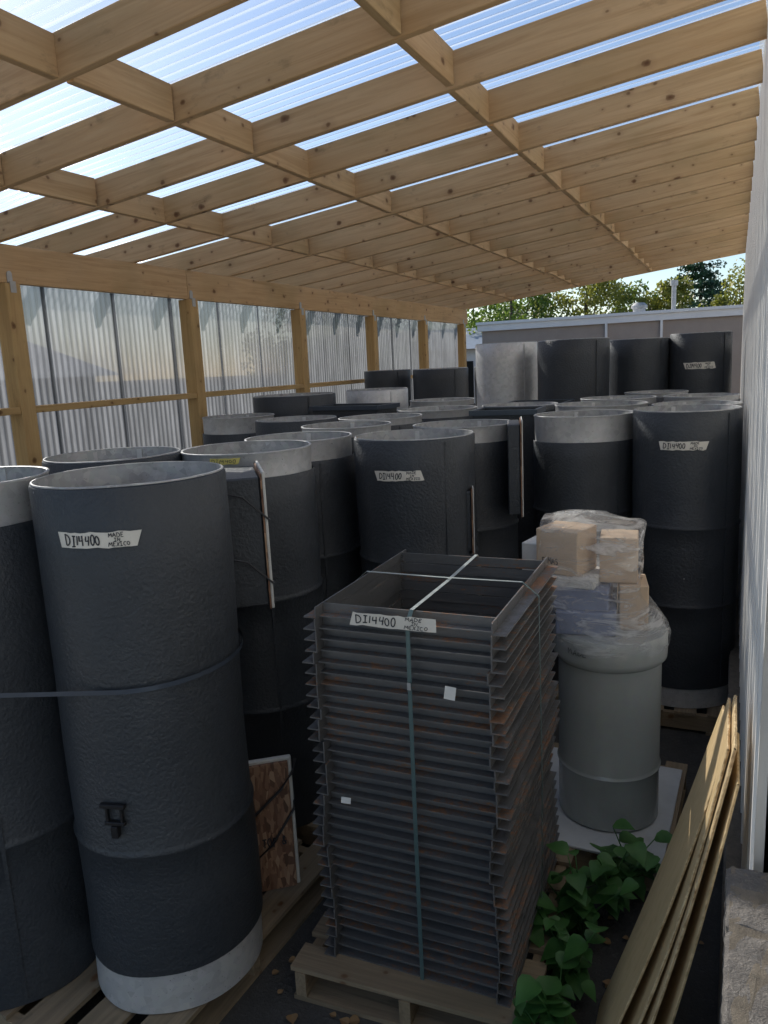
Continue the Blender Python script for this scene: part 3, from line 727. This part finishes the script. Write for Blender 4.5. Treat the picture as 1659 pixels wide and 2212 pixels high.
# ------------------------------------------------------------ back building
e=empty('stucco_building',(0,16,0)); tag(e,"low taupe stucco building with white coping and flat roof","building")
g=G(); g.box(-4.9,7,.05,8,0,2.80); g.obj('wall',TAUPE,e)
g=G(); g.box(-4.98,7.1,-.02,8.1,2.801,2.93); g.box(-5.0,7.1,-.06,8.1,2.931,2.985); g.obj('roof_coping',WHITEP,e)
for xx in (-2.35,-1.32,.3):
    g=G(); g.box(xx-.02,xx+.02,-.02,.045,.1,2.80); g.obj('downspout',WHITEP,e)
g=G(); g.tube([(-1.18,1,2.8),(-1.18,1,3.55)],.045,12); g.tube([(-1.18,1,3.5),(-1.18,1,3.6)],.075,12); g.obj('vent_pipe',GALVD,e,False)
g=G(); g.lathe([(.13,2.9),(.13,3.14),(.17,3.16),(.17,3.21),(.10,3.27)],20,cx=-1.95,cy=2,cap=True); g.obj('roof_vent',GALVD,e)
e=empty('sided_house',(-9,22,0)); tag(e,"pale sided house with a low blue grey roof","house")
g=G(); g.box(-4,3.2,0,7,0,2.6)
g.obj('wall',WHITEP,e)
mk('roof',[(-4.3,-.3,2.55),(3.5,-.3,2.55),(3.5,3.5,3.3),(-4.3,3.5,3.3),(3.5,7.3,2.55),(-4.3,7.3,2.55)],[(0,1,2,3),(3,2,4,5),(1,4,2),(0,3,5)],ROOFB,e)
g=G(); g.box(1.2,2.0,-.03,0,1.1,2.2); g.obj('window',DARKM,e)
e=empty('neighbour_house',(-13,6,0)); tag(e,"long dark neighbouring building seen through hazy sheets","house")
g=G(); g.box(-3,2.2,-5,5,0,2.3); g.obj('wall',TAUPE,e)
mk('roof',[(2.6,-5.3,2.25),(2.6,5.3,2.25),(-.4,5.3,3.2),(-.4,-5.3,3.2),(-3.4,-5.3,2.25),(-3.4,5.3,2.25)],[(0,1,2,3),(3,2,5,4),(0,3,4),(1,5,2)],ROOFB,e)
for yy in (-3,0,3):
    g=G(); g.box(2.2,2.23,yy-.5,yy+.5,.9,1.8); g.obj('window',DARKM,e)
# ------------------------------------------------------------ trees
def tree(x,y,h,cr,mat,seed,kind='tree',label=''):
    rr=random.Random(seed); e=empty(kind,(x,y,0)); tag(e,label,"tree")
    g=G(); g.tube([(0,0,0),(.05,.02,h*.3),(-.03,.05,h*.6),(0,0,h*.92)],[.16,.12,.08,.02],8)
    clumps=[]
    if kind=='conifer_tree':
        lev=16
        for i in range(lev):
            t=i/(lev-1); zz=h*(.18+.80*t); rad=cr*(1-t)**.8+.12
            for k in range(10):
                a=rr.uniform(0,6.28); q=rr.uniform(.3,1.0)*rad
                clumps.append((Vector((q*math.cos(a),q*math.sin(a),zz-q*.12)),.30+.12*rad))
                g.tube([(0,0,zz),(q*math.cos(a),q*math.sin(a),zz-q*.1)],[.03,.008],5)
    else:
        for i in range(46):
            a=rr.uniform(0,6.28); ph=math.acos(rr.uniform(-.75,1)); q=cr*rr.uniform(.45,1.05)
            c=Vector((q*math.sin(ph)*math.cos(a),q*math.sin(ph)*math.sin(a),h*.62+.36*h*math.cos(ph)*rr.uniform(.6,1.1)))
            clumps.append((c,rr.uniform(.22,.42)*cr*.8))
            if i%4==0: g.tube([(0,0,h*.35),tuple(c*.6+Vector((0,0,h*.15))),tuple(c)],[.05,.03,.01],5)
    g.obj('trunk',BARK,e)
    V=[];F=[]
    for c,rad in clumps:
        for k in range(120 if kind!='conifer_tree' else 70):
            d=Vector((rr.gauss(0,1),rr.gauss(0,1),rr.gauss(0,.8))); d=d.normalized()*rad*rr.random()**.4
            if kind=='conifer_tree': d.z*=.45
            pz=c+d; s=rr.uniform(.04,.085)
            u=Vector((rr.gauss(0,1),rr.gauss(0,1),rr.gauss(0,1))).normalized(); v_=u.orthogonal().normalized()
            b=len(V); V+=[pz-u*s,pz+v_*s*.6,pz+u*s,pz-v_*s*.6]; F.append((b,b+1,b+2,b+3))
    mk('crown',V,F,mat,e)
tree(-6.9,26,5.0,1.9,CROWN,1,'leafy_tree',"broad green tree rising behind the low building")
tree(-4.6,27,5.2,1.9,CROWN3,2,'leafy_tree',"yellowing green tree behind the stucco building")
tree(-3.3,29,4.4,1.4,CROWN,3,'leafy_tree',"rounded green tree behind the stucco building")
tree(-1.3,33,6.6,1.9,CROWN2,4,'conifer_tree',"tall dark conifer rising above the neighbours")
tree(-2.0,27,4.6,1.1,CROWN3,5,'leafy_tree',"slim yellowing tree beside the conifer")
tree(.3,29,4.7,1.5,CROWN3,6,'leafy_tree',"yellow green tree behind the flat roof")
tree(-9.8,31,4.9,2.2,CROWN,7,'leafy_tree',"dark green tree beside the sided house")
tree(-8.2,15,3.6,1.6,CROWN,8,'leafy_tree',"green tree outside the clear corrugated wall")
tree(-9.2,18.5,4.2,1.7,CROWN,9,'leafy_tree',"green tree outside the clear corrugated wall")
